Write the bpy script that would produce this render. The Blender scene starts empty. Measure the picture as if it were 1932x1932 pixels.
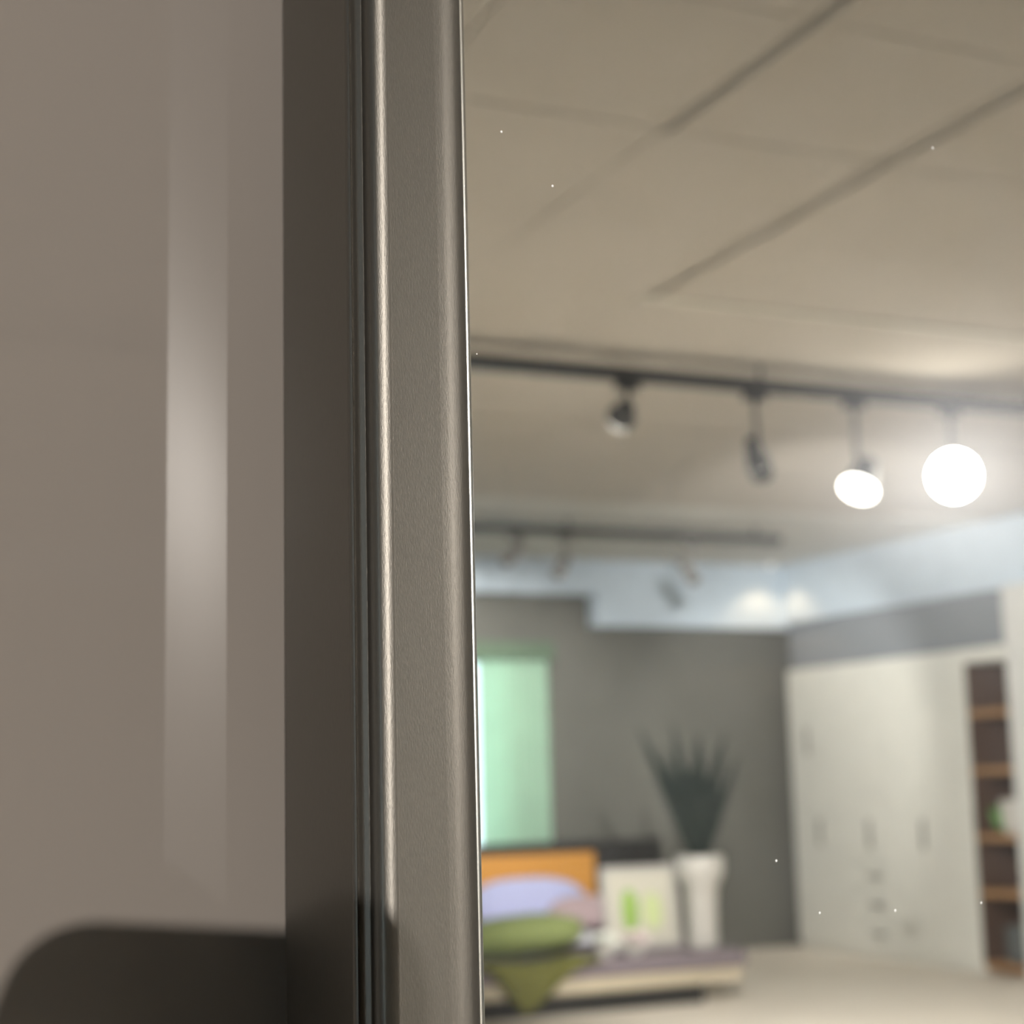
import bpy, bmesh, math, random
from mathutils import Vector, Matrix
random.seed(7)
# ---------------------------------------------------------------- camera, light, exposure
scene = bpy.context.scene
COL = scene.collection
FPX = 3140.0
PSI, PIT, ROL, CZ = math.radians(24.4), math.radians(9.0), math.radians(1.42), 1.47
fh = Vector((math.sin(PSI), math.cos(PSI), 0)); UPV = Vector((0, 0, 1)); r0 = Vector((math.cos(PSI), -math.sin(PSI), 0))
FW = fh*math.cos(PIT) + UPV*math.sin(PIT)
u0 = -fh*math.sin(PIT) + UPV*math.cos(PIT)
RC = r0*math.cos(ROL) - u0*math.sin(ROL)
UC = u0*math.cos(ROL) + r0*math.sin(ROL)
cd = bpy.data.cameras.new('camera'); cam = bpy.data.objects.new('camera', cd); COL.objects.link(cam)
cam.matrix_world = Matrix(((RC.x, UC.x, -FW.x, 0), (RC.y, UC.y, -FW.y, 0), (RC.z, UC.z, -FW.z, CZ), (0, 0, 0, 1)))
cd.sensor_width = 36.0; cd.lens = 36.0*FPX/1932.0; cd.clip_start = 0.01; cd.clip_end = 100
cd.dof.use_dof = True; cd.dof.focus_distance = 0.362; cd.dof.aperture_fstop = 15.0
scene.camera = cam
world = bpy.data.worlds.new('daylight'); scene.world = world; world.use_nodes = True
bg = world.node_tree.nodes['Background']; bg.inputs[0].default_value = (0.72, 0.9, 1.0, 1); bg.inputs[1].default_value = 2.6
vs = scene.view_settings
vs.view_transform = 'Standard'; vs.look = 'None'; vs.gamma = 1; vs.use_curve_mapping = False; vs.exposure = 0.0

MIR = 0.338                       # plane of the mirror glass; the room lies in front of it, behind the lens
def V(p):                         # distance seen through the mirror -> the place in the room itself
    return Vector((p[0], 2*MIR - p[1], p[2]))

# ---------------------------------------------------------------- materials
MATS = {}
def mat(name, col, rough=0.6, metal=0.0, var=0.08, scale=6.0, bump=0.0, bscale=60.0, stretch=(1, 1, 1), coat=0.0, emit=None, spec=0.5, trans=0.0, bdist=0.001):
    m = bpy.data.materials.new(name); m.use_nodes = True; nt = m.node_tree; N = nt.nodes; L = nt.links
    b = N['Principled BSDF']; out = N['Material Output']
    tc = N.new('ShaderNodeTexCoord'); mp = N.new('ShaderNodeMapping'); mp.inputs['Scale'].default_value = stretch
    L.new(tc.outputs['Object'], mp.inputs[0])
    nz = N.new('ShaderNodeTexNoise'); nz.inputs['Scale'].default_value = scale; nz.inputs['Detail'].default_value = 3
    L.new(mp.outputs[0], nz.inputs['Vector'])
    mx = N.new('ShaderNodeMix'); mx.data_type = 'RGBA'
    mx.inputs[6].default_value = (*[max(0, c*(1-var)) for c in col], 1); mx.inputs[7].default_value = (*[min(1, c*(1+var)) for c in col], 1)
    L.new(nz.outputs['Fac'], mx.inputs[0]); L.new(mx.outputs[2], b.inputs['Base Color'])
    b.inputs['Roughness'].default_value = rough; b.inputs['Metallic'].default_value = metal
    b.inputs['Specular IOR Level'].default_value = spec
    if coat: b.inputs['Coat Weight'].default_value = coat; b.inputs['Coat Roughness'].default_value = 0.03
    if bump:
        n2 = N.new('ShaderNodeTexNoise'); n2.inputs['Scale'].default_value = bscale; n2.inputs['Detail'].default_value = 2
        L.new(mp.outputs[0], n2.inputs['Vector'])
        bp = N.new('ShaderNodeBump'); bp.inputs['Strength'].default_value = bump; bp.inputs['Distance'].default_value = bdist
        L.new(n2.outputs['Fac'], bp.inputs['Height']); L.new(bp.outputs[0], b.inputs['Normal'])
    if emit: b.inputs['Emission Color'].default_value = (*emit[0], 1); b.inputs['Emission Strength'].default_value = emit[1]
    if trans:
        tr = N.new('ShaderNodeBsdfTranslucent'); L.new(mx.outputs[2], tr.inputs[0])
        ms = N.new('ShaderNodeMixShader'); ms.inputs[0].default_value = trans
        L.new(b.outputs[0], ms.inputs[1]); L.new(tr.outputs[0], ms.inputs[2]); L.new(ms.outputs[0], out.inputs[0])
    MATS[name] = m
    return m

mat('satin_nickel', (0.145, 0.133, 0.115), 0.41, 0.8, 0.14, 2600, 0.5, 4200, (1, 1, 0.2), bdist=0.00005)
def brushed(m, amount):           # the drawn profile spreads highlights along its length
    N = m.node_tree.nodes; c = N.new('ShaderNodeCombineXYZ'); c.inputs[2].default_value = 1.0
    b = N['Principled BSDF']; m.node_tree.links.new(c.outputs[0], b.inputs['Tangent']); b.inputs['Anisotropic'].default_value = amount
brushed(MATS['satin_nickel'], 0.5)
mat('polished_edge', (0.75, 0.74, 0.70), 0.26, 1.0)
mat('taupe_lacquer', (0.235, 0.200, 0.170), 0.55, 0, 0.03, 3, 0, spec=0.3, coat=0.0)
mat('seal_rubber', (0.03, 0.03, 0.03), 0.6)
mat('carcass_board', (0.30, 0.28, 0.25), 0.6)
mat('wall_taupe', (0.135, 0.135, 0.12), 0.9, bump=0.1)
mat('wall_white', (0.62, 0.62, 0.60), 0.9)
mat('band_daylight_tint', (0.54, 0.63, 0.72), 0.9)  # white band with blue daylight mixed into the base colour
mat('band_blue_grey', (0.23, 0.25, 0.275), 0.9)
mat('ceiling_board', (0.50, 0.46, 0.405), 0.9, var=0.05, scale=1.5)
mat('ceiling_daylight_tint', (0.62, 0.61, 0.57), 0.9)  # paler tone carries the daylight on the far ceiling
mat('floor_beige', (0.70, 0.64, 0.55), 0.55, var=0.1, scale=2)
mat('black_metal', (0.025, 0.028, 0.03), 0.45)
mat('grey_metal', (0.22, 0.21, 0.20), 0.4)
mat('batten_grey', (0.50, 0.46, 0.40), 0.8)
mat('batten_light', (0.68, 0.66, 0.58), 0.8)
mat('lamp_glow', (1, 1, 1), 0.5, emit=((1.0, 0.95, 0.84), 60))
mat('lamp_soft', (1, 1, 1), 0.5, emit=((1.0, 0.96, 0.88), 12))
mat('lamp_dim', (1, 1, 1), 0.5, emit=((1.0, 0.9, 0.75), 1.5))
mat('cupboard_white', (0.72, 0.715, 0.66), 0.45)
mat('handle_steel', (0.35, 0.34, 0.32), 0.35, 1.0)
mat('walnut', (0.10, 0.062, 0.045), 0.5, var=0.25, scale=4, stretch=(6, 6, 1))
mat('oak_edge', (0.36, 0.20, 0.09), 0.5, var=0.2, scale=5)
mat('headboard_black', (0.022, 0.022, 0.022), 0.5)
mat('orange_wood', (0.62, 0.29, 0.055), 0.5, var=0.12, scale=3, stretch=(1, 1, 8))
mat('linen_white', (0.66, 0.66, 0.72), 0.85, bump=0.2)
mat('linen_blue', (0.52, 0.55, 0.85), 0.85, bump=0.2)
mat('linen_pink', (0.50, 0.38, 0.40), 0.85, bump=0.2)
mat('cover_mauve', (0.20, 0.165, 0.185), 0.85, bump=0.2)
mat('upholstery_beige', (0.53, 0.46, 0.34), 0.85, bump=0.2)
mat('plinth_black', (0.015, 0.015, 0.014), 0.5)
mat('throw_olive', (0.125, 0.125, 0.025), 0.9, var=0.2, scale=12, bump=0.4, bscale=200)
mat('throw_light', (0.19, 0.23, 0.08), 0.9, var=0.15, scale=12, bump=0.4, bscale=200)
mat('ceramic_white', (0.54, 0.52, 0.48), 0.3)
mat('leaf_dark', (0.006, 0.014, 0.011), 0.5, var=0.3, scale=10)
mat('paper_white', (0.52, 0.50, 0.42), 0.7)
mat('print_green', (0.26, 0.42, 0.08), 0.7, var=0.3, scale=14)
mat('print_pale', (0.52, 0.60, 0.30), 0.7, var=0.3, scale=14)
mat('petal_pink', (0.72, 0.60, 0.60), 0.7)
mat('petal_white', (0.74, 0.76, 0.70), 0.7)
mat('leaf_green', (0.14, 0.32, 0.09), 0.6)
mat('curtain_green', (0.64, 0.84, 0.71), 0.8, trans=0.6)
mat('pelmet_green', (0.10, 0.15, 0.10), 0.8)
mat('frame_white', (0.7, 0.7, 0.7), 0.5)
mat('handle_grey', (0.42, 0.40, 0.38), 0.6)
mat('basket_grey', (0.10, 0.11, 0.11), 0.8)

def mirror_mat():
    m = bpy.data.materials.new('mirror_glass'); m.use_nodes = True; nt = m.node_tree; N = nt.nodes; L = nt.links
    N.remove(N['Principled BSDF']); out = N['Material Output']
    g = N.new('ShaderNodeBsdfGlossy'); g.inputs['Roughness'].default_value = 0.0; g.inputs['Color'].default_value = (0.93, 0.94, 0.92, 1)
    d = N.new('ShaderNodeBsdfGlossy'); d.inputs['Roughness'].default_value = 0.45; d.inputs['Color'].default_value = (0.9, 0.92, 0.95, 1)
    tc = N.new('ShaderNodeTexCoord')
    nz = N.new('ShaderNodeTexNoise'); nz.inputs['Scale'].default_value = 55; nz.inputs['Detail'].default_value = 5
    L.new(tc.outputs['Object'], nz.inputs['Vector'])
    mr = N.new('ShaderNodeMapRange'); mr.inputs['From Min'].default_value = 0.3; mr.inputs['From Max'].default_value = 0.75
    mr.inputs['To Min'].default_value = 0.005; mr.inputs['To Max'].default_value = 0.016
    L.new(nz.outputs['Fac'], mr.inputs[0])
    h = N.new('ShaderNodeBsdfGlossy'); h.inputs['Roughness'].default_value = 0.20; h.inputs['Color'].default_value = (0.90, 0.92, 0.96, 1)
    m0 = N.new('ShaderNodeMixShader'); m0.inputs[0].default_value = 0.011; L.new(g.outputs[0], m0.inputs[1]); L.new(h.outputs[0], m0.inputs[2])
    mx = N.new('ShaderNodeMixShader'); L.new(mr.outputs[0], mx.inputs[0]); L.new(m0.outputs[0], mx.inputs[1]); L.new(d.outputs[0], mx.inputs[2])
    # specks of dust lying on the glass
    vo = N.new('ShaderNodeTexVoronoi'); vo.inputs['Scale'].default_value = 90; L.new(tc.outputs['Object'], vo.inputs['Vector'])
    lt = N.new('ShaderNodeMath'); lt.operation = 'LESS_THAN'; lt.inputs[1].default_value = 0.028; L.new(vo.outputs['Distance'], lt.inputs[0])
    sp = N.new('ShaderNodeSeparateColor'); L.new(vo.outputs['Color'], sp.inputs[0])
    gt = N.new('ShaderNodeMath'); gt.operation = 'GREATER_THAN'; gt.inputs[1].default_value = 0.45; L.new(sp.outputs[0], gt.inputs[0])
    mu = N.new('ShaderNodeMath'); mu.operation = 'MULTIPLY'; L.new(lt.outputs[0], mu.inputs[0]); L.new(gt.outputs[0], mu.inputs[1])
    df = N.new('ShaderNodeBsdfDiffuse'); df.inputs[0].default_value = (0.8, 0.8, 0.78, 1)
    m2 = N.new('ShaderNodeMixShader'); L.new(mu.outputs[0], m2.inputs[0]); L.new(mx.outputs[0], m2.inputs[1]); L.new(df.outputs[0], m2.inputs[2])
    L.new(m2.outputs[0], out.inputs[0]); MATS['mirror_glass'] = m
mirror_mat()

def gloss_panel():                # lacquered glass: opaque colour under a clear, glossy face
    m = bpy.data.materials.new('lacquered_glass'); m.use_nodes = True; nt = m.node_tree; N = nt.nodes; L = nt.links
    b = N['Principled BSDF']
    tc = N.new('ShaderNodeTexCoord'); nz = N.new('ShaderNodeTexNoise'); nz.inputs['Scale'].default_value = 4
    L.new(tc.outputs['Object'], nz.inputs['Vector'])
    mx = N.new('ShaderNodeMix'); mx.data_type = 'RGBA'; mx.inputs[6].default_value = (0.205, 0.180, 0.157, 1); mx.inputs[7].default_value = (0.225, 0.195, 0.17, 1)
    L.new(nz.outputs['Fac'], mx.inputs[0]); L.new(mx.outputs[2], b.inputs['Base Color'])
    b.inputs['Roughness'].default_value = 0.02; b.inputs['IOR'].default_value = 1.44
    MATS['lacquered_glass'] = m
gloss_panel()

def glass_pane():
    m = bpy.data.materials.new('window_glass'); m.use_nodes = True; nt = m.node_tree; N = nt.nodes; L = nt.links
    N.remove(N['Principled BSDF'])
    t = N.new('ShaderNodeBsdfTransparent'); g = N.new('ShaderNodeBsdfGlossy'); g.inputs['Roughness'].default_value = 0.02
    f = N.new('ShaderNodeFresnel'); f.inputs[0].default_value = 1.45
    mx = N.new('ShaderNodeMixShader'); L.new(f.outputs[0], mx.inputs[0]); L.new(t.outputs[0], mx.inputs[1]); L.new(g.outputs[0], mx.inputs[2])
    L.new(mx.outputs[0], N['Material Output'].inputs[0]); MATS['window_glass'] = m
glass_pane()

# ---------------------------------------------------------------- mesh helpers
class MB:
    """collects shapes; build() links them as one mesh. room=True: given as seen through the mirror."""
    def __init__(s, room=True): s.v = []; s.f = []; s.room = room
    def add(s, vs_, fs):
        o = len(s.v); s.v += [Vector(p) for p in vs_]; s.f += [[i+o for i in f] for f in fs]; return s
    def box(s, x0, x1, y0, y1, z0, z1):
        p = [(x, y, z) for z in (z0, z1) for y in (y0, y1) for x in (x0, x1)]
        return s.add(p, [(0, 2, 3, 1), (4, 5, 7, 6), (0, 1, 5, 4), (2, 6, 7, 3), (0, 4, 6, 2), (1, 3, 7, 5)])
    def obox(s, c, ax, ay, az):
        c, ax, ay, az = map(Vector, (c, ax, ay, az))
        p = [c + ax*i + ay*j + az*k for k in (-1, 1) for j in (-1, 1) for i in (-1, 1)]
        return s.add(p, [(0, 2, 3, 1), (4, 5, 7, 6), (0, 1, 5, 4), (2, 6, 7, 3), (0, 4, 6, 2), (1, 3, 7, 5)])
    def tube(s, path, radii, n=12, caps=True):
        path = [Vector(p) for p in path]
        if not isinstance(radii, (list, tuple)): radii = [radii]*len(path)
        o = len(s.v)
        for i, p in enumerate(path):
            t = (path[min(i+1, len(path)-1)] - path[max(i-1, 0)]).normalized()
            a = t.orthogonal().normalized() if i == 0 else (s_a - t*s_a.dot(t)).normalized()
            s_a = a; b = t.cross(a)
            for k in range(n):
                w = 2*math.pi*k/n; s.v.append(p + (a*math.cos(w) + b*math.sin(w))*radii[i])
        for i in range(len(path)-1):
            for k in range(n):
                q = (k+1) % n; s.f.append([o+i*n+k, o+i*n+q, o+(i+1)*n+q, o+(i+1)*n+k])
        if caps: s.f.append([o+k for k in range(n)][::-1]); s.f.append([o+(len(path)-1)*n+k for k in range(n)])
        return s
    def lathe(s, c, prof, n=28):
        return s.tube([(c[0], c[1], c[2]+z) for r, z in prof], [r for r, z in prof], n)
    def blob(s, c, a, b, h, pw=2.5, nu=24, nv=12, wob=0.0):
        c = Vector(c); a = Vector(a); b = Vector(b); h = Vector(h); o = len(s.v)
        sg = lambda t, e: math.copysign(abs(t)**e, t)
        for j in range(nv+1):
            ph = -math.pi/2 + math.pi*j/nv
            for i in range(nu):
                th = 2*math.pi*i/nu; e = 2.0/pw
                w = 1 + wob*math.sin(3*th+j)*math.cos(ph)
                s.v.append(c + (a*sg(math.cos(th), e)*w + b*sg(math.sin(th), e)*w)*sg(math.cos(ph), 0.7) + h*math.sin(ph))
        for j in range(nv):
            for i in range(nu):
                q = (i+1) % nu; s.f.append([o+j*nu+i, o+j*nu+q, o+(j+1)*nu+q, o+(j+1)*nu+i])
        return s
    def build(s, name, m, parent=None, bevel=0.0, smooth=None):
        pts = [V(p) if s.room else p for p in s.v]
        org = Vector((0, 0, 0))
        if parent is None:
            lo = Vector([min(p[i] for p in pts) for i in range(3)]); hi = Vector([max(p[i] for p in pts) for i in range(3)])
            org = Vector(((lo.x+hi.x)/2, (lo.y+hi.y)/2, lo.z))
        else:
            org = parent_origin(parent)
        me = bpy.data.meshes.new(name); me.from_pydata([p - org for p in pts], [], s.f)
        bm = bmesh.new(); bm.from_mesh(me)
        bmesh.ops.remove_doubles(bm, verts=bm.verts, dist=1e-6)
        bmesh.ops.recalc_face_normals(bm, faces=bm.faces)
        if bevel: bmesh.ops.bevel(bm, geom=bm.edges[:], offset=bevel, segments=2, profile=0.5, affect='EDGES')
        bm.to_mesh(me); bm.free()
        if smooth is not None:
            for p in me.polygons: p.use_smooth = True
            me.set_sharp_from_angle(angle=math.radians(smooth))
        me.materials.append(MATS[m]); o = bpy.data.objects.new(name, me); COL.objects.link(o)
        if parent is None: o.location = org
        else: o.parent = parent
        return o
def parent_origin(p):
    o = Vector((0, 0, 0))
    while p: o = o + p.location; p = p.parent
    return o
def empty(name, loc, label, cat, group=None, room=True):
    o = bpy.data.objects.new(name, None); COL.objects.link(o); o.location = V(loc) if room else Vector(loc); o.empty_display_size = 0.05
    return tag(o, label, cat, group)
def tag(o, label, cat, group=None):
    o['label'] = label; o['category'] = cat
    if group: o['group'] = group
    return o
def struct(o, label=None, cat=None):
    o['kind'] = 'structure'
    if label: o['label'] = label
    if cat: o['category'] = cat
    return o

# ---------------------------------------------------------------- the hall (distances as seen in the mirror)
XL, XR, YB, ZC = -7.0, 8.7, 12.2, 3.2
YF = 2*MIR - 1.0                                    # wall behind the sliding wardrobe, in mirror distance
struct(MB().box(XL-.1, XR+.1, YF-.1, YB+.3, -.1, 0).build('floor', 'floor_beige'), 'pale beige showroom floor in front of the cupboards', 'floor')
ceil = struct(MB().box(XL-.1, XR+.1, YF-.1, YB+.3, ZC+.012, ZC+.15).build('ceiling', 'ceiling_board'), 'beige boarded showroom ceiling', 'ceiling')
gx, gy = .72, .71
for i in range(-1, 10):                             # boards of the ceiling, with open joints between them
    for j in range(-1, 11):
        x0, y0 = 1.46 + (i-2)*gx, 5.17 + (j-4)*gy
        if y0 > 9.2: continue
        MB().box(x0+.003, x0+gx-.003, y0+.003, y0+gy-.003, ZC - random.uniform(0, .002), ZC+.012).build('ceiling_panel', 'ceiling_board', ceil)
MB().box(XL, XR, 9.43, YB, ZC-.004, ZC+.012).build('daylit_ceiling_zone', 'ceiling_daylight_tint', ceil)  # far end of the ceiling: daylight painted as a paler colour
# back wall with a window opening
WX0, WX1, WZ0, WZ1 = 3.7, 5.42, 0.85, 2.42
b = MB(); b.box(XL, WX0, YB, YB+.2, 0, ZC); b.box(WX1, XR, YB, YB+.2, 0, ZC); b.box(WX0, WX1, YB, YB+.2, 0, WZ0); b.box(WX0, WX1, YB, YB+.2, WZ1, ZC)
struct(b.build('wall_back', 'wall_taupe'), 'grey taupe wall behind the bed and the plant', 'wall')
struct(MB().box(XR, XR+.1, YF, YB, 0, ZC).build('wall_right', 'wall_white'), 'white wall behind the white cupboards', 'wall')
struct(MB().box(XL, XR, YF-.1, YF, 0, ZC).build('wall_front', 'wall_white'), 'white wall behind the sliding wardrobe', 'wall')
b = MB(); lw = [(2.0, 5.0), (6.5, 9.5)]; ys = [YF] + [q for w in lw for q in w] + [YB]
for k in range(0, len(ys), 2): b.box(XL-.1, XL, ys[k], ys[k+1], 0, ZC)
for a0, a1 in lw: b.box(XL-.1, XL, a0, a1, 0, .4); b.box(XL-.1, XL, a0, a1, 2.7, ZC)
struct(b.build('wall_left', 'wall_white'), 'white wall with two shop windows', 'wall')
def window(name, x0, x1, y0, y1, z0, z1, along, label):
    f = MB(); t = .05
    def bar(a0, a1, c0, c1):
        if along == 'x': f.box(a0, a1, y0, y1, c0, c1)
        else: f.box(x0, x1, a0, a1, c0, c1)
    lo, hi = (x0, x1) if along == 'x' else (y0, y1)
    bar(lo, lo+t, z0, z1); bar(hi-t, hi, z0, z1); bar(lo+t, hi-t, z0, z0+t); bar(lo+t, hi-t, z1-t, z1); m_ = (lo+hi)/2; bar(m_-t/2, m_+t/2, z0+t, z1-t)
    w = struct(f.build(name, 'frame_white'), label, 'window')
    for a0, a1 in ((lo+t, m_-t/2), (m_+t/2, hi-t)):
        p = MB()
        if along == 'x': p.box(a0, a1, (y0+y1)/2-.003, (y0+y1)/2+.003, z0+t, z1-t)
        else: p.box((x0+x1)/2-.003, (x0+x1)/2+.003, a0, a1, z0+t, z1-t)
        p.build('pane', 'window_glass', w)
window('window_1', WX0, WX1, YB+.08, YB+.13, WZ0, WZ1, 'x', 'bright window behind the green curtain')
window('window_2', XL-.075, XL-.025, 2.0, 5.0, .4, 2.7, 'y', 'wide shop window nearer the sliding wardrobe')
window('window_3', XL-.075, XL-.025, 6.5, 9.5, .4, 2.7, 'y', 'wide shop window nearer the bed')
# white boxed-in band, bluish daylight painted into its colour, under the ceiling, along the back and over the cupboards
b = MB(); b.box(XL, 6.2, YB-.14, YB, 2.92, ZC-.004); b.box(6.2, XR, YB-.14, YB, 2.66, ZC-.004)
struct(b.build('trim_1', 'band_daylight_tint'), 'white boxed band with painted-in blue daylight tint along the top of the wall behind the bed', 'trim')
struct(MB().box(8.0, XR, 5.2, YB-.14, 2.70, ZC-.004).build('trim_2', 'band_daylight_tint'), 'pale boxed band over the white cupboards', 'trim')
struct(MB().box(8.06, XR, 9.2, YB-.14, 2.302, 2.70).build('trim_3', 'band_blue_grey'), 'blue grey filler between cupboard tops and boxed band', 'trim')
struct(MB().box(7.93, XR, 8.45, 9.2, 0, 2.70).build('trim_4', 'wall_white'), 'white pillar at the end of the open bookcase', 'pillar')

# ---------------------------------------------------------------- sliding wardrobe in front of the lens (true coordinates)
def catmull(pts, n=4):
    out = []
    for i in range(len(pts)-1):
        p0, p1, p2, p3 = pts[max(i-1, 0)], pts[i], pts[i+1], pts[min(i+2, len(pts)-1)]
        for k in range(n):
            t = k/n
            out.append(tuple(.5*((2*p1[d]) + (-p0[d]+p2[d])*t + (2*p0[d]-5*p1[d]+4*p2[d]-p3[d])*t*t + (-p0[d]+3*p1[d]-3*p2[d]+p3[d])*t**3) for d in (0, 1)))
    return out + [pts[-1]]
def extrude(poly, z0, z1, name, m, parent, smooth=40):
    b = MB(False); n = len(poly)
    b.add([(x, y, z0) for x, y in poly] + [(x, y, z1) for x, y in poly],
          [[k, (k+1) % n, n+(k+1) % n, n+k] for k in range(n)] + [list(range(n))[::-1], list(range(n, 2*n))])
    return b.build(name, m, parent, smooth=smooth)
DZ0, DZ1 = 0.075, 2.33
carc = empty('wardrobe_carcass', (0.18, .72, 0), 'taupe wardrobe carcass that the two sliding doors run in', 'wardrobe', room=False)
MB(False).box(-.80, -.775, .30, .99, 0, 2.42).build('side_panel', 'carcass_board', carc)
MB(False).box(1.10, 1.125, .30, .99, 0, 2.42).build('side_panel', 'carcass_board', carc)
MB(False).box(-.775, 1.10, .30, .99, 2.395, 2.42).build('top_panel', 'carcass_board', carc)
MB(False).box(-.775, 1.10, .30, .97, .03, .055).build('bottom_panel', 'carcass_board', carc)
MB(False).box(-.775, 1.10, .97, .99, .03, 2.395).build('back_panel', 'carcass_board', carc)
MB(False).box(-.775, 1.10, .318, .46, .055, .066).build('bottom_track', 'satin_nickel', carc)
MB(False).box(-.775, 1.10, .318, .46, 2.345, 2.395).build('top_track', 'satin_nickel', carc)
MB(False).box(-.775, 1.10, .345, .36, 0, .03).build('plinth', 'carcass_board', carc)

door = empty('sliding_door', (.58, .36, DZ0), 'sliding wardrobe door with mirror filling and brushed nickel grip profile', 'sliding door', room=False)
lip = [(.1139, .3364), (.1140, .3357), (.1143, .3352), (.1146, .3349)]
ridge = [(.1156, .3368), (.1172, .3346)]
fil1 = catmull([(.1174, .3345), (.1176, .3334), (.1180, .3323), (.1185, .3315), (.1190, .33095), (.1197, .33055), (.1206, .3302), (.1216, .3300), (.1222, .3300)], 4)
fil2 = catmull([(.1330, .3300), (.1355, .3302), (.1378, .3307), (.1393, .33125), (.1401, .3317), (.1406, .3323), (.1409, .3333)], 5) + [(.1409, .3352)]
front = [(.1176, .396)] + lip + [(.1150, .3362)] + ridge + fil1 + fil2
stile = front + [(.1409, .3440), (.1300, .3440), (.1300, .396)]
extrude(stile, DZ0, DZ1, 'grip_profile', 'satin_nickel', door, 28)
mx_ = 0.58
bead = [(.1411 + .0015*math.sin(math.radians(t)), .3350 - .0015*math.cos(math.radians(t))) for t in range(0, 91, 6)] + [(.1426, .3379), (.1411, .3379)]
extrude(bead, DZ0+.046, DZ1-.031, 'edge_bead', 'polished_edge', door, 40)
extrude([(2*mx_ - x, y) for x, y in bead][::-1], DZ0+.046, DZ1-.031, 'edge_bead', 'polished_edge', door, 40)
extrude([(2*mx_ - x, y) for x, y in stile][::-1], DZ0, DZ1, 'grip_profile', 'satin_nickel', door, 28)
MB(False).box(.1428, 2*mx_-.1428, .332, .360, DZ0, DZ0+.045).build('bottom_rail', 'satin_nickel', door, bevel=.002)
MB(False).box(.1428, 2*mx_-.1428, .332, .360, DZ1-.03, DZ1).build('top_rail', 'satin_nickel', door, bevel=.002)
MB(False).box(.1380, 2*mx_-.1380, MIR, MIR+.005, DZ0+.045, DZ1-.03).build('mirror_pane', 'mirror_glass', door)
MB(False).box(.1320, 2*mx_-.1320, MIR+.0065, MIR+.016, DZ0+.045, DZ1-.03).build('backing_board', 'carcass_board', door)

PAN = 0.4245
rear = empty('sliding_door', (-.28, .43, DZ0), 'sliding wardrobe door with glossy taupe panel behind the mirror door', 'sliding door', room=False)
MB(False).box(-.735, .165, PAN, PAN+.008, DZ0+.02, DZ1-.02).build('taupe_panel', 'lacquered_glass', rear)
extrude([(-.770, .455), (-.770, .40), (-.765, .396), (-.745, .396), (-.738, .402), (-.736, PAN), (-.736, .455)], DZ0, DZ1, 'grip_profile', 'satin_nickel', rear)
MB(False).box(.166, .190, .415, .450, DZ0, DZ1).build('stile', 'satin_nickel', rear, bevel=.002)
MB(False).box(-.736, .165, .418, .445, DZ0, DZ0+.0195).build('bottom_rail', 'satin_nickel', rear)
MB(False).box(-.736, .165, .418, .445, DZ1-.0195, DZ1).build('top_rail', 'satin_nickel', rear)

# ---------------------------------------------------------------- track lights
def track(x0, x1, y, label):
    t = MB().box(x0, x1, y-.04, y+.04, 3.085, 3.135).build('track_rail', 'black_metal')
    tag(t, label, 'track rail')
    x = x0+.3
    while x < x1: MB().tube([(x, y, 3.1355), (x, y, ZC-.0035)], .008, 8).build('hanger', 'black_metal', t); x += 1.5
    return t
TY1, TY2 = 5.96, 10.1
track(-2.4, 5.6, TY1, 'long black lighting track that carries the glaring spotlight')
track(3.2, 6.7, TY2, 'grey black lighting track above the bed')
def spot(head, aim, ty, rad, label, lens='lamp_soft', power=0, size=70, blend=.6, color=(1, .96, .91), length=.16, body='black_metal', soft=None, recess=False):
    head = Vector(head); aim = Vector(aim).normalized()
    e = empty('spotlight', (head.x, ty, 3.085), label, 'spotlight')
    MB().box(head.x-.05, head.x+.05, ty-.022, ty+.022, 3.045, 3.084).build('track_adapter', body, e)
    back = head - aim*length
    MB().tube([(head.x, ty, 3.045), (head.x, ty, back.z+.02), tuple(head - aim*length*.6)], .011, 8).build('stem', body, e)
    h = MB().tube([tuple(back), tuple(back+aim*.01), tuple(back+aim*length*.45), tuple(head)], [rad*.45, rad*.6, rad*.72, rad], 24).build('lamp_head', body, e, smooth=40)
    if recess:
        MB().tube([tuple(head+aim*.0005), tuple(head+aim*.10), tuple(head+aim*.1001), tuple(head+aim*.007)], [rad, rad, rad*.94, rad*.94], 24, caps=False).build('snoot', body, h)
    MB().tube([tuple(head+aim*.001), tuple(head+aim*.006)], rad*.96, 24).build('lens', lens, h)
    if power:
        ld = bpy.data.lights.new('spot_beam', 'SPOT'); ld.energy = power; ld.color = color; ld.spot_size = math.radians(size); ld.spot_blend = blend
        ld.shadow_soft_size = soft if soft else rad*.5
        lo = bpy.data.objects.new('spot_beam', ld); COL.objects.link(lo)
        p = V(head + aim*(.10 if recess else .03)); d = V(aim) - V((0, 0, 0))
        lo.location = p - parent_origin(e); lo.rotation_euler = d.to_track_quat('-Z', 'Y').to_euler(); lo.parent = e
    return e
def toward(a, b): return Vector(b) - Vector(a)
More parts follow.
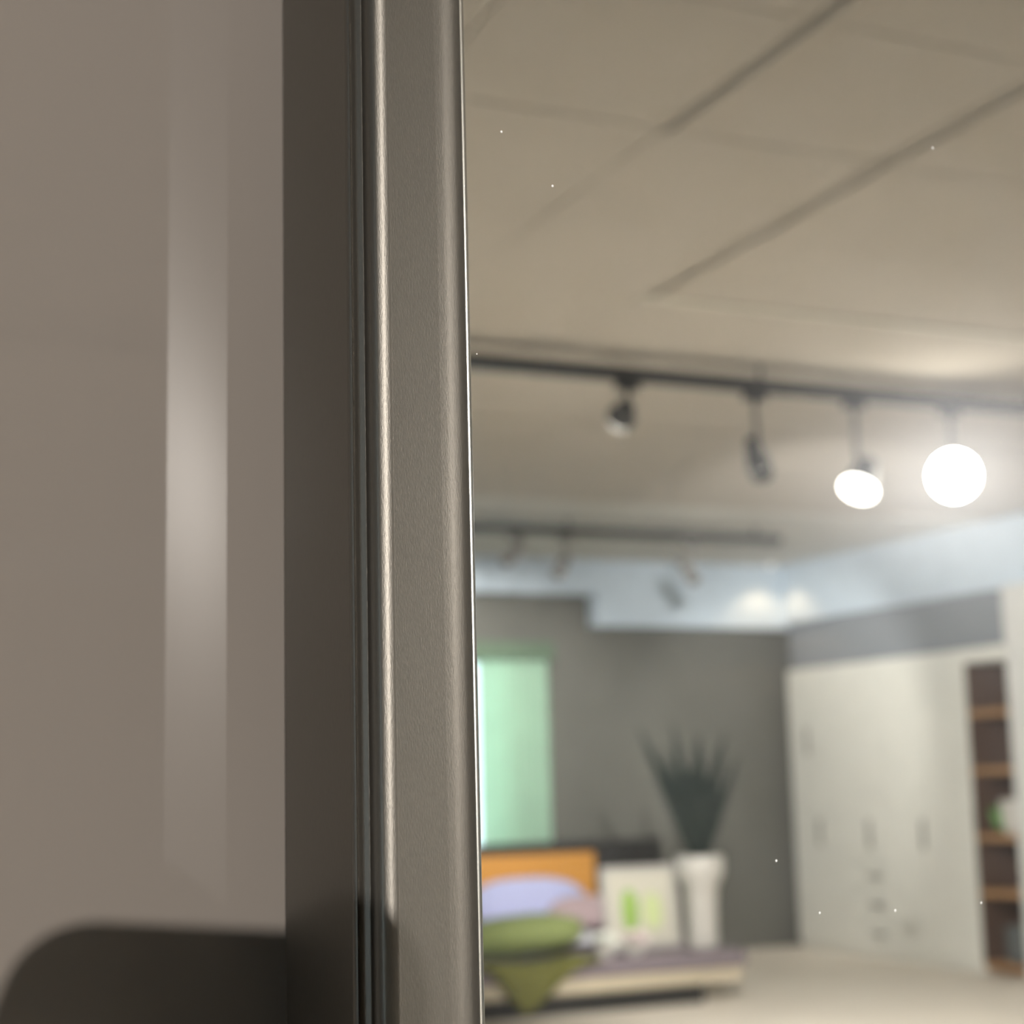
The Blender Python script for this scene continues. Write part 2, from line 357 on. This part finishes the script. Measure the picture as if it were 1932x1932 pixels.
# "toward" the door = towards mirror distance 0.3
A = (4.915, TY1, 2.768); B = (4.385, TY1, 2.682)
spot(A, toward(A, (0.3, .5, 1.45)), TY1, .112, 'glaring round spotlight aimed at the mirror door', 'lamp_glow', 640, 20, .5)
vd = toward(B, (0, 0, CZ)).normalized()
spot(B, vd*.58 + (RC*-.34 - UC*.94)*.81, TY1, .082, 'white lit spotlight tipped downward beside the glaring one', 'lamp_soft', 1450, 82)
K = (-1.52, TY1, 2.56)
spot(K, toward(K, (0.12, .40, 1.5)), TY1, .06, 'spotlight throwing the hard shadow on the taupe door', 'lamp_soft', 1300, 20, soft=.03)
S1 = (3.245, TY1+.06, 2.94); spot(S1, (0.25, 1, -.34), TY1, .062, 'small black spotlight hugging the track and turned to the bed', 'lamp_soft', 420, 46, length=.10)
S2 = (3.868, TY1, 2.777); spot(S2, (.9, 1, -.55), TY1, .05, 'small black spotlight on a long stem turned to the bed', 'lamp_soft', 1750, 80, recess=True)
for h, a, l in (((4.60, TY2+.05, 2.95), (-.1, 1, -.45), 'small brown spotlight on the bed track nearest the curtain'), ((4.98, TY2+.08, 2.88), (.1, 1, -.5), 'small brown spotlight in the middle of the bed track'), ((5.97, TY2+.05, 2.86), (.8, .6, -.5), 'small brown spotlight on the bed track nearest the cupboards')):
    spot(h, a, TY2, .045, l, 'lamp_soft', 200, 80, body='grey_metal', recess=True)
# small downlight that lights the boxed band
e = empty('downlight', (7.76, 11.84, ZC-.0045), 'small ceiling downlight throwing a warm scallop on the pale band', 'downlight')
MB().tube([(7.76, 11.84, ZC-.03), (7.76, 11.84, ZC-.0045)], .04, 20).build('housing', 'frame_white', e)
MB().tube([(7.76, 11.84, ZC-.034), (7.76, 11.84, ZC-.031)], .022, 20).build('lens', 'lamp_dim', e)
ld = bpy.data.lights.new('downlight_beam', 'SPOT'); ld.energy = 9; ld.color = (1, .70, .42); ld.spot_size = math.radians(112); ld.spot_blend = .5; ld.shadow_soft_size = .02
lo = bpy.data.objects.new('downlight_beam', ld); COL.objects.link(lo); lo.parent = e; lo.location = (0, 0, -.04)

# ceiling conduits and battens
tag(MB().tube([(2.93, 2.6, ZC-.012), (2.93, 5.16, ZC-.012)], .008, 10).build('conduit', 'batten_grey'), 'long grey cable conduit fixed under the ceiling boards', 'conduit')
tag(MB().tube([(2.20, 2.6, ZC-.012), (2.20, 3.75, ZC-.012)], .008, 10).build('conduit', 'batten_grey'), 'short grey cable conduit fixed under the ceiling boards', 'conduit')
tag(MB().box(2.9, 6.5, 5.17, 5.21, ZC-.008, ZC-.003).build('batten', 'batten_light'), 'pale batten across the ceiling where the long conduit ends', 'batten')
tag(MB().box(0, 6.5, 7.26, 7.33, ZC-.008, ZC-.003).build('batten', 'batten_grey'), 'grey batten across the ceiling behind the long track', 'batten')

# ---------------------------------------------------------------- white cupboard and bookcase (front plane x = 8.0)
XF = 8.0
cup = empty('cupboard', (8.3, 11.0, 0), 'tall white cupboard with doors and three drawers beside the bookcase', 'cupboard')
MB().box(XF+.02, XR-.01, 9.80, 12.04, .0, 2.30).build('body', 'cupboard_white', cup)
def front_piece(name, y0, y1, z0, z1, hy=None, hz=None, vertical=True):
    d = MB().box(XF, XF+.019, y0+.003, y1-.003, z0+.003, z1-.003).build(name, 'cupboard_white', cup, bevel=.002)
    if hy is not None:
        h = MB()
        if vertical: h.box(XF-.03, XF-.014, hy-.008, hy+.008, hz-.11, hz+.11); h.box(XF-.014, XF, hy-.006, hy+.006, hz-.10, hz-.08); h.box(XF-.014, XF, hy-.006, hy+.006, hz+.08, hz+.10)
        else: h.box(XF-.03, XF-.014, hy-.09, hy+.09, hz-.008, hz+.008); h.box(XF-.014, XF, hy-.08, hy-.06, hz-.006, hz+.006); h.box(XF-.014, XF, hy+.06, hy+.08, hz-.006, hz+.006)
        h.build('handle', 'handle_steel', d)
front_piece('door', 11.70, 12.04, .06, 2.29, 11.76, 1.69)
front_piece('door', 11.22, 11.70, .06, 2.29, 11.64, .95)
front_piece('door', 10.94, 11.22, .72, 2.29, 10.97, .95)
front_piece('door', 10.62, 10.94, .72, 2.29)
for z0, z1 in ((.06, .28), (.28, .50), (.50, .72)): front_piece('drawer', 10.62, 11.22, z0, z1, 10.92, (z0+z1)/2+.02, False)
front_piece('door', 10.24, 10.62, .06, 2.29, 10.30, .96)
front_piece('door', 9.80, 10.24, .06, 2.29)
bk = empty('bookcase', (8.2, 9.5, 0), 'tall open bookcase with white frame and brown shelves', 'bookcase')
MB().box(XF, 8.40, 9.735, 9.795, 0, 2.30).build('side_panel', 'cupboard_white', bk)
MB().box(XF, 8.40, 9.205, 9.255, 0, 2.30).build('side_panel', 'cupboard_white', bk)
MB().box(XF, 8.40, 9.255, 9.735, 2.20, 2.30).build('top_panel', 'cupboard_white', bk)
MB().box(8.38, 8.40, 9.255, 9.735, .08, 2.20).build('back_panel', 'walnut', bk)
MB().box(XF+.004, 8.38, 9.725, 9.735, .08, 2.20).build('lining', 'walnut', bk)
SH = [0.04, 0.54, 0.93, 1.40, 1.81]
for z in SH: MB().box(XF+.01, 8.379, 9.256, 9.724, z, z+.045).build('shelf', 'oak_edge', bk)
p = empty('potted_plant', (8.12, 9.52, SH[2]+.045), 'small leafy plant in white pot on the bookcase shelf', 'plant')
MB().lathe((8.12, 9.46, SH[2]+.045), [(.05, 0), (.065, .03), (.08, .12), (.085, .24)], 18).build('pot', 'ceramic_white', p, smooth=40)
for k in range(9):
    a = k*.7; c = Vector((8.12, 9.55, SH[2]+.05)); t = c + Vector((.1*math.cos(a), .10*math.sin(a), .16+.02*(k % 3)))
    MB().tube([tuple(c+(t-c)*.05), tuple(c+(t-c)*.5), tuple(t)], [.006, .03, .004], 8).build('leaf', 'leaf_green', p, smooth=60)
tag(MB().box(8.08, 8.30, 9.33, 9.58, SH[0]+.046, SH[0]+.30).build('storage_basket', 'basket_grey', bevel=.015), 'dark grey storage basket at the bottom of the bookcase', 'basket')

# ---------------------------------------------------------------- bed corner
PZ = .31; PY = 9.60
bed = empty('bed', (4.6, 10.8, 0), 'low beige upholstered bed with black and orange headboard', 'bed')
MB().box(3.0, 5.63, PY+.005, 11.87, 0, .115).build('plinth', 'plinth_black', bed)
MB().box(2.95, 5.93, PY, 11.88, .116, PZ-.10).build('upholstered_base', 'upholstery_beige', bed, bevel=.015)
MB().box(2.94, 5.95, PY-.02, 11.88, PZ-.099, PZ).build('mattress_cover', 'cover_mauve', bed, bevel=.015)
hb = MB().box(2.6, 6.66, 11.92, 12.03, 0, .95).build('headboard', 'headboard_black', bed, bevel=.01)
MB().box(2.9, 6.03, 11.89, 11.919, .33, .865).build('wood_panel', 'orange_wood', hb, bevel=.004)
def pillow(c, w, h, t, m, label, name='pillow'):
    c = Vector(c); lean = Vector((0, .55, 1)).normalized(); nrm = Vector((0, -1, .55)).normalized()
    return tag(MB().blob(c, Vector((w, 0, 0)), nrm*t, lean*h, 3, 28, 14).build(name, m, smooth=60), label, 'pillow')
pillow((5.30, 11.56, .52), .48, .20, .12, 'linen_blue', 'pale blue pillow leaning on the orange headboard panel')
pillow((5.62, 11.20, .455), .34, .14, .09, 'linen_pink', 'soft pink pillow in front of the pale blue pillow')
tag(MB().blob((4.98, 10.62, PZ+.052), (.36, 0, 0), (0, .40, 0), (0, 0, .05), 3, 28, 10, .05).build('folded_duvet', 'linen_white', smooth=60), 'white folded duvet lying on the mauve bed cover', 'duvet')
tag(MB().blob((4.46, 9.86, PZ+.165), (.42, 0, .02), (.0, .22, 0), (0, 0, .12), 3, 28, 12, .04).build('cushion', 'throw_light', smooth=60), 'light green cushion lying on the olive throw', 'cushion')
# olive throw: a band over the edge with a pointed corner hanging down
b = MB(); n, mrow = 20, 16
def thr(u, t):
    x = 4.02 + .86*u
    if t < .4: return Vector((x, PY+.28-.30*t/.4-.012, PZ+.012+.012*math.sin(9*u)))
    k = (t-.4)/.6; tip = 4.33; drop = .34*(1-abs(u-.38)/.62 if u > .38 else 1-abs(u-.38)/.38)
    return Vector((x + (tip-x)*.25*k, PY-.045-.012*math.sin(14*u)-.01, PZ+.006-max(drop, .015)*k*.86))
g = [[thr(i/n, j/mrow) for i in range(n+1)] for j in range(mrow+1)]
w = n+1
top_ = [p for r in g for p in r]; bot = [p + Vector((0, .004 if j >= 6 else 0, -.006 if j < 7 else 0)) for j, r in enumerate(g) for p in r]
b.add(top_ + bot, [[j*w+i, j*w+i+1, (j+1)*w+i+1, (j+1)*w+i] for j in range(mrow) for i in range(n)] + [[len(top_)+j*w+i, len(top_)+(j+1)*w+i, len(top_)+(j+1)*w+i+1, len(top_)+j*w+i+1] for j in range(mrow) for i in range(n)])
tag(b.build('throw_blanket', 'throw_olive', smooth=60), 'olive green throw with a pointed corner hanging over the bed edge', 'blanket')
# picture leaning by the vase
pic = empty('framed_picture', (5.44, 10.08, PZ+.002), 'white framed picture with green leaf print standing on the bed edge', 'picture')
lean = Vector((0, .12, 1)).normalized(); nr = Vector((0, -1, .12)).normalized(); pc = Vector((5.44, 10.07, PZ+.272))
fr = MB()
for sx in (-1, 1): fr.obox(pc+Vector((sx*.265, 0, 0)), Vector((.018, 0, 0)), nr*.014, lean*.268)
for sz in (-1, 1): fr.obox(pc+lean*sz*.25, Vector((.247, 0, 0)), nr*.014, lean*.018)
fr.build('frame', 'handle_grey', pic)
sh = MB().obox(pc, Vector((.247, 0, 0)), nr*.006, lean*.232).build('sheet', 'paper_white', pic)
MB().blob(pc+nr*.008+Vector((-.085, 0, 0))-lean*.02, (.06, 0, 0), nr*.001, lean*.14, 2.5, 20, 8).build('leaf_print', 'print_green', sh)
MB().blob(pc+nr*.008+Vector((.085, 0, 0))-lean*.03, (.07, 0, 0), nr*.001, lean*.12, 2.5, 20, 8).build('leaf_print', 'print_pale', sh)
# flower pots
for cx, cy, mm, lb in ((4.98, 9.72, 'petal_white', 'small pot of white flowers before the framed picture'), (5.20, 9.72, 'petal_pink', 'small pot of pale pink flowers before the framed picture')):
    fl = empty('flower_pot', (cx, cy, PZ+.001), lb, 'flowers')
    MB().lathe((cx, cy, PZ+.001), [(.035, 0), (.05, .02), (.06, .08)], 18).build('pot', 'ceramic_white', fl, smooth=40)
    for k in range(9):
        a = k*2.4; r = .02+.055*(k/9)**.5
        q = (cx + r*math.cos(a), cy + r*math.sin(a), PZ+.10+.05*((k*37) % 5)/5)
        MB().blob(q, (.034, 0, 0), (0, .034, 0), (0, 0, .026), 2, 10, 6).build('blossom', mm, fl, smooth=60)
# vase with tall spiky leaves
VX, VY = 5.79, 9.86
tag(MB().lathe((VX, VY, PZ+.001), [(.085, 0), (.10, .01), (.098, .12), (.102, .30), (.112, .40), (.145, .455), (.158, .50), (.158, .585), (.150, .60), (.12, .60), (.11, .57)], 32).build('vase', 'ceramic_white', smooth=50), 'tall white vase with wide rim standing on the bed edge', 'vase')
pl = empty('spiky_plant', (VX, VY, PZ+.45), 'dark green spiky leaves standing in the white vase', 'plant')
def leaf(ax, ay, ln, wd, curl):
    b = MB(); n = 9; d = Vector((ax, ay, 1)).normalized(); side = Vector((1, 0, -ax)).normalized(); fwd = d.cross(side)
    vs_ = []
    for i in range(n+1):
        t = i/n; c = Vector((VX, VY, PZ+.50)) + d*ln*t + Vector((ax, ay, 0))*curl*t*t*ln
        ww = wd*(math.sin(math.pi*min(1, .15+.85*t))**.8)*(1 if t < .98 else .1) + .002
        vs_ += [c - side*ww + fwd*.004, c + fwd*-.010*(1-t), c + side*ww + fwd*.004, c + fwd*.006]
    fs = []
    for i in range(n):
        for k in range(4): q = (k+1) % 4; fs.append([i*4+k, i*4+q, (i+1)*4+q, (i+1)*4+k])
    fs += [[0, 1, 2, 3], [n*4+3, n*4+2, n*4+1, n*4]]
    b.add(vs_, fs); b.build('leaf', 'leaf_dark', pl, smooth=60)
for ax, ay, ln, wd, cu in ((-.42, .0, 1.02, .032, .05), (-.36, -.1, .86, .035, 0), (-.24, .12, .80, .04, 0), (-.17, 0, .97, .034, 0), (-.08, .1, .74, .045, 0), (-.02, -.1, .78, .05, 0),
                           (.06, .05, .90, .045, 0), (.13, .1, .76, .045, 0), (.18, -.08, .80, .04, 0), (.25, .0, .93, .03, .04), (.32, .1, .72, .035, .08), (.38, -.05, .80, .028, .08), (.1, -.15, .66, .05, 0), (-.14, -.15, .68, .05, 0)):
    leaf(ax, ay, ln*1.04, wd*1.3, cu)
# curtain with folds, pelmet
cu = MB(); n = 60; x0, x1 = 5.155, 5.76; zt, zb = 2.44, .45
fr_ = [(x0+(x1-x0)*i/n, 12.09+.03*math.sin(i/n*math.pi*2*5)) for i in range(n+1)]
w = n+1
cu.add([(x, y, z) for z in (zb, 1.4, zt) for x, y in fr_] + [(x, y+.004, z) for z in (zb, 1.4, zt) for x, y in fr_],
       [[j*w+i, j*w+i+1, (j+1)*w+i+1, (j+1)*w+i] for j in range(2) for i in range(n)] + [[3*w+j*w+i, 3*w+(j+1)*w+i, 3*w+(j+1)*w+i+1, 3*w+j*w+i+1] for j in range(2) for i in range(n)])
tag(cu.build('curtain', 'curtain_green', smooth=60), 'light green curtain hanging in folds at the bright window', 'curtain')
tag(MB().box(3.4, 5.80, 12.03, 12.05, 2.38, 2.52).box(3.4, 5.80, 12.0501, 12.195, 2.50, 2.52).build('pelmet', 'pelmet_green'), 'dark green pelmet above the light green curtain', 'pelmet')

# ---------------------------------------------------------------- phone behind the lens, sized to throw the door shadow; its unseen stand is added
def L3(x, y, z): return Vector((0, 0, CZ)) + RC*x + UC*y + FW*z
ph = empty('smartphone', L3(-.022, -.125, -.008), 'black smartphone held upright by an added slim stand before the wardrobe', 'phone', room=False)
px0, px1, py0, py1, rr = -.060, .031, -.125, .050, .022
poly = []
for cx, cy, a0 in ((px1-rr, py1-rr, 0), (px0+rr, py1-rr, 90), (px0+rr, py0+rr, 180), (px1-rr, py0+rr, 270)):
    for k in range(9): a = math.radians(a0+k*90/8); poly.append((cx+rr*math.cos(a), cy+rr*math.sin(a)))
n = len(poly); b = MB(False)
b.add([L3(x, y, -.012) for x, y in poly] + [L3(x, y, -.004) for x, y in poly], [[k, (k+1) % n, n+(k+1) % n, n+k] for k in range(n)] + [list(range(n))[::-1], list(range(n, 2*n))])
b.build('body', 'black_metal', ph, smooth=40)
b = MB(False); b.obox(L3(-.022, -.048, -.0126), RC*.034, UC*.07, FW*.0005); b.build('screen', 'headboard_black', ph)
foot = L3(-.022, -.14, -.02)
st = empty('added_phone_stand', (foot.x, foot.y, 0), 'added slim black floor stand with three legs carrying the smartphone', 'stand', room=False)
MB(False).tube([(foot.x, foot.y, .25), (foot.x, foot.y, foot.z-.01)], .008, 12).build('pole', 'black_metal', st)
b = MB(False); b.obox(L3(-.022, -.1315, -.010), RC*.02, UC*.006, FW*.010); b.obox(L3(-.022, -.110, -.0155), RC*.016, UC*.02, FW*.0025); b.build('clamp', 'black_metal', st)
for k in range(3):
    a = k*2.094+.5
    MB(False).tube([(foot.x, foot.y, .40), (foot.x+.19*math.cos(a), foot.y+.19*math.sin(a), .005)], .007, 10).build('leg', 'black_metal', st)
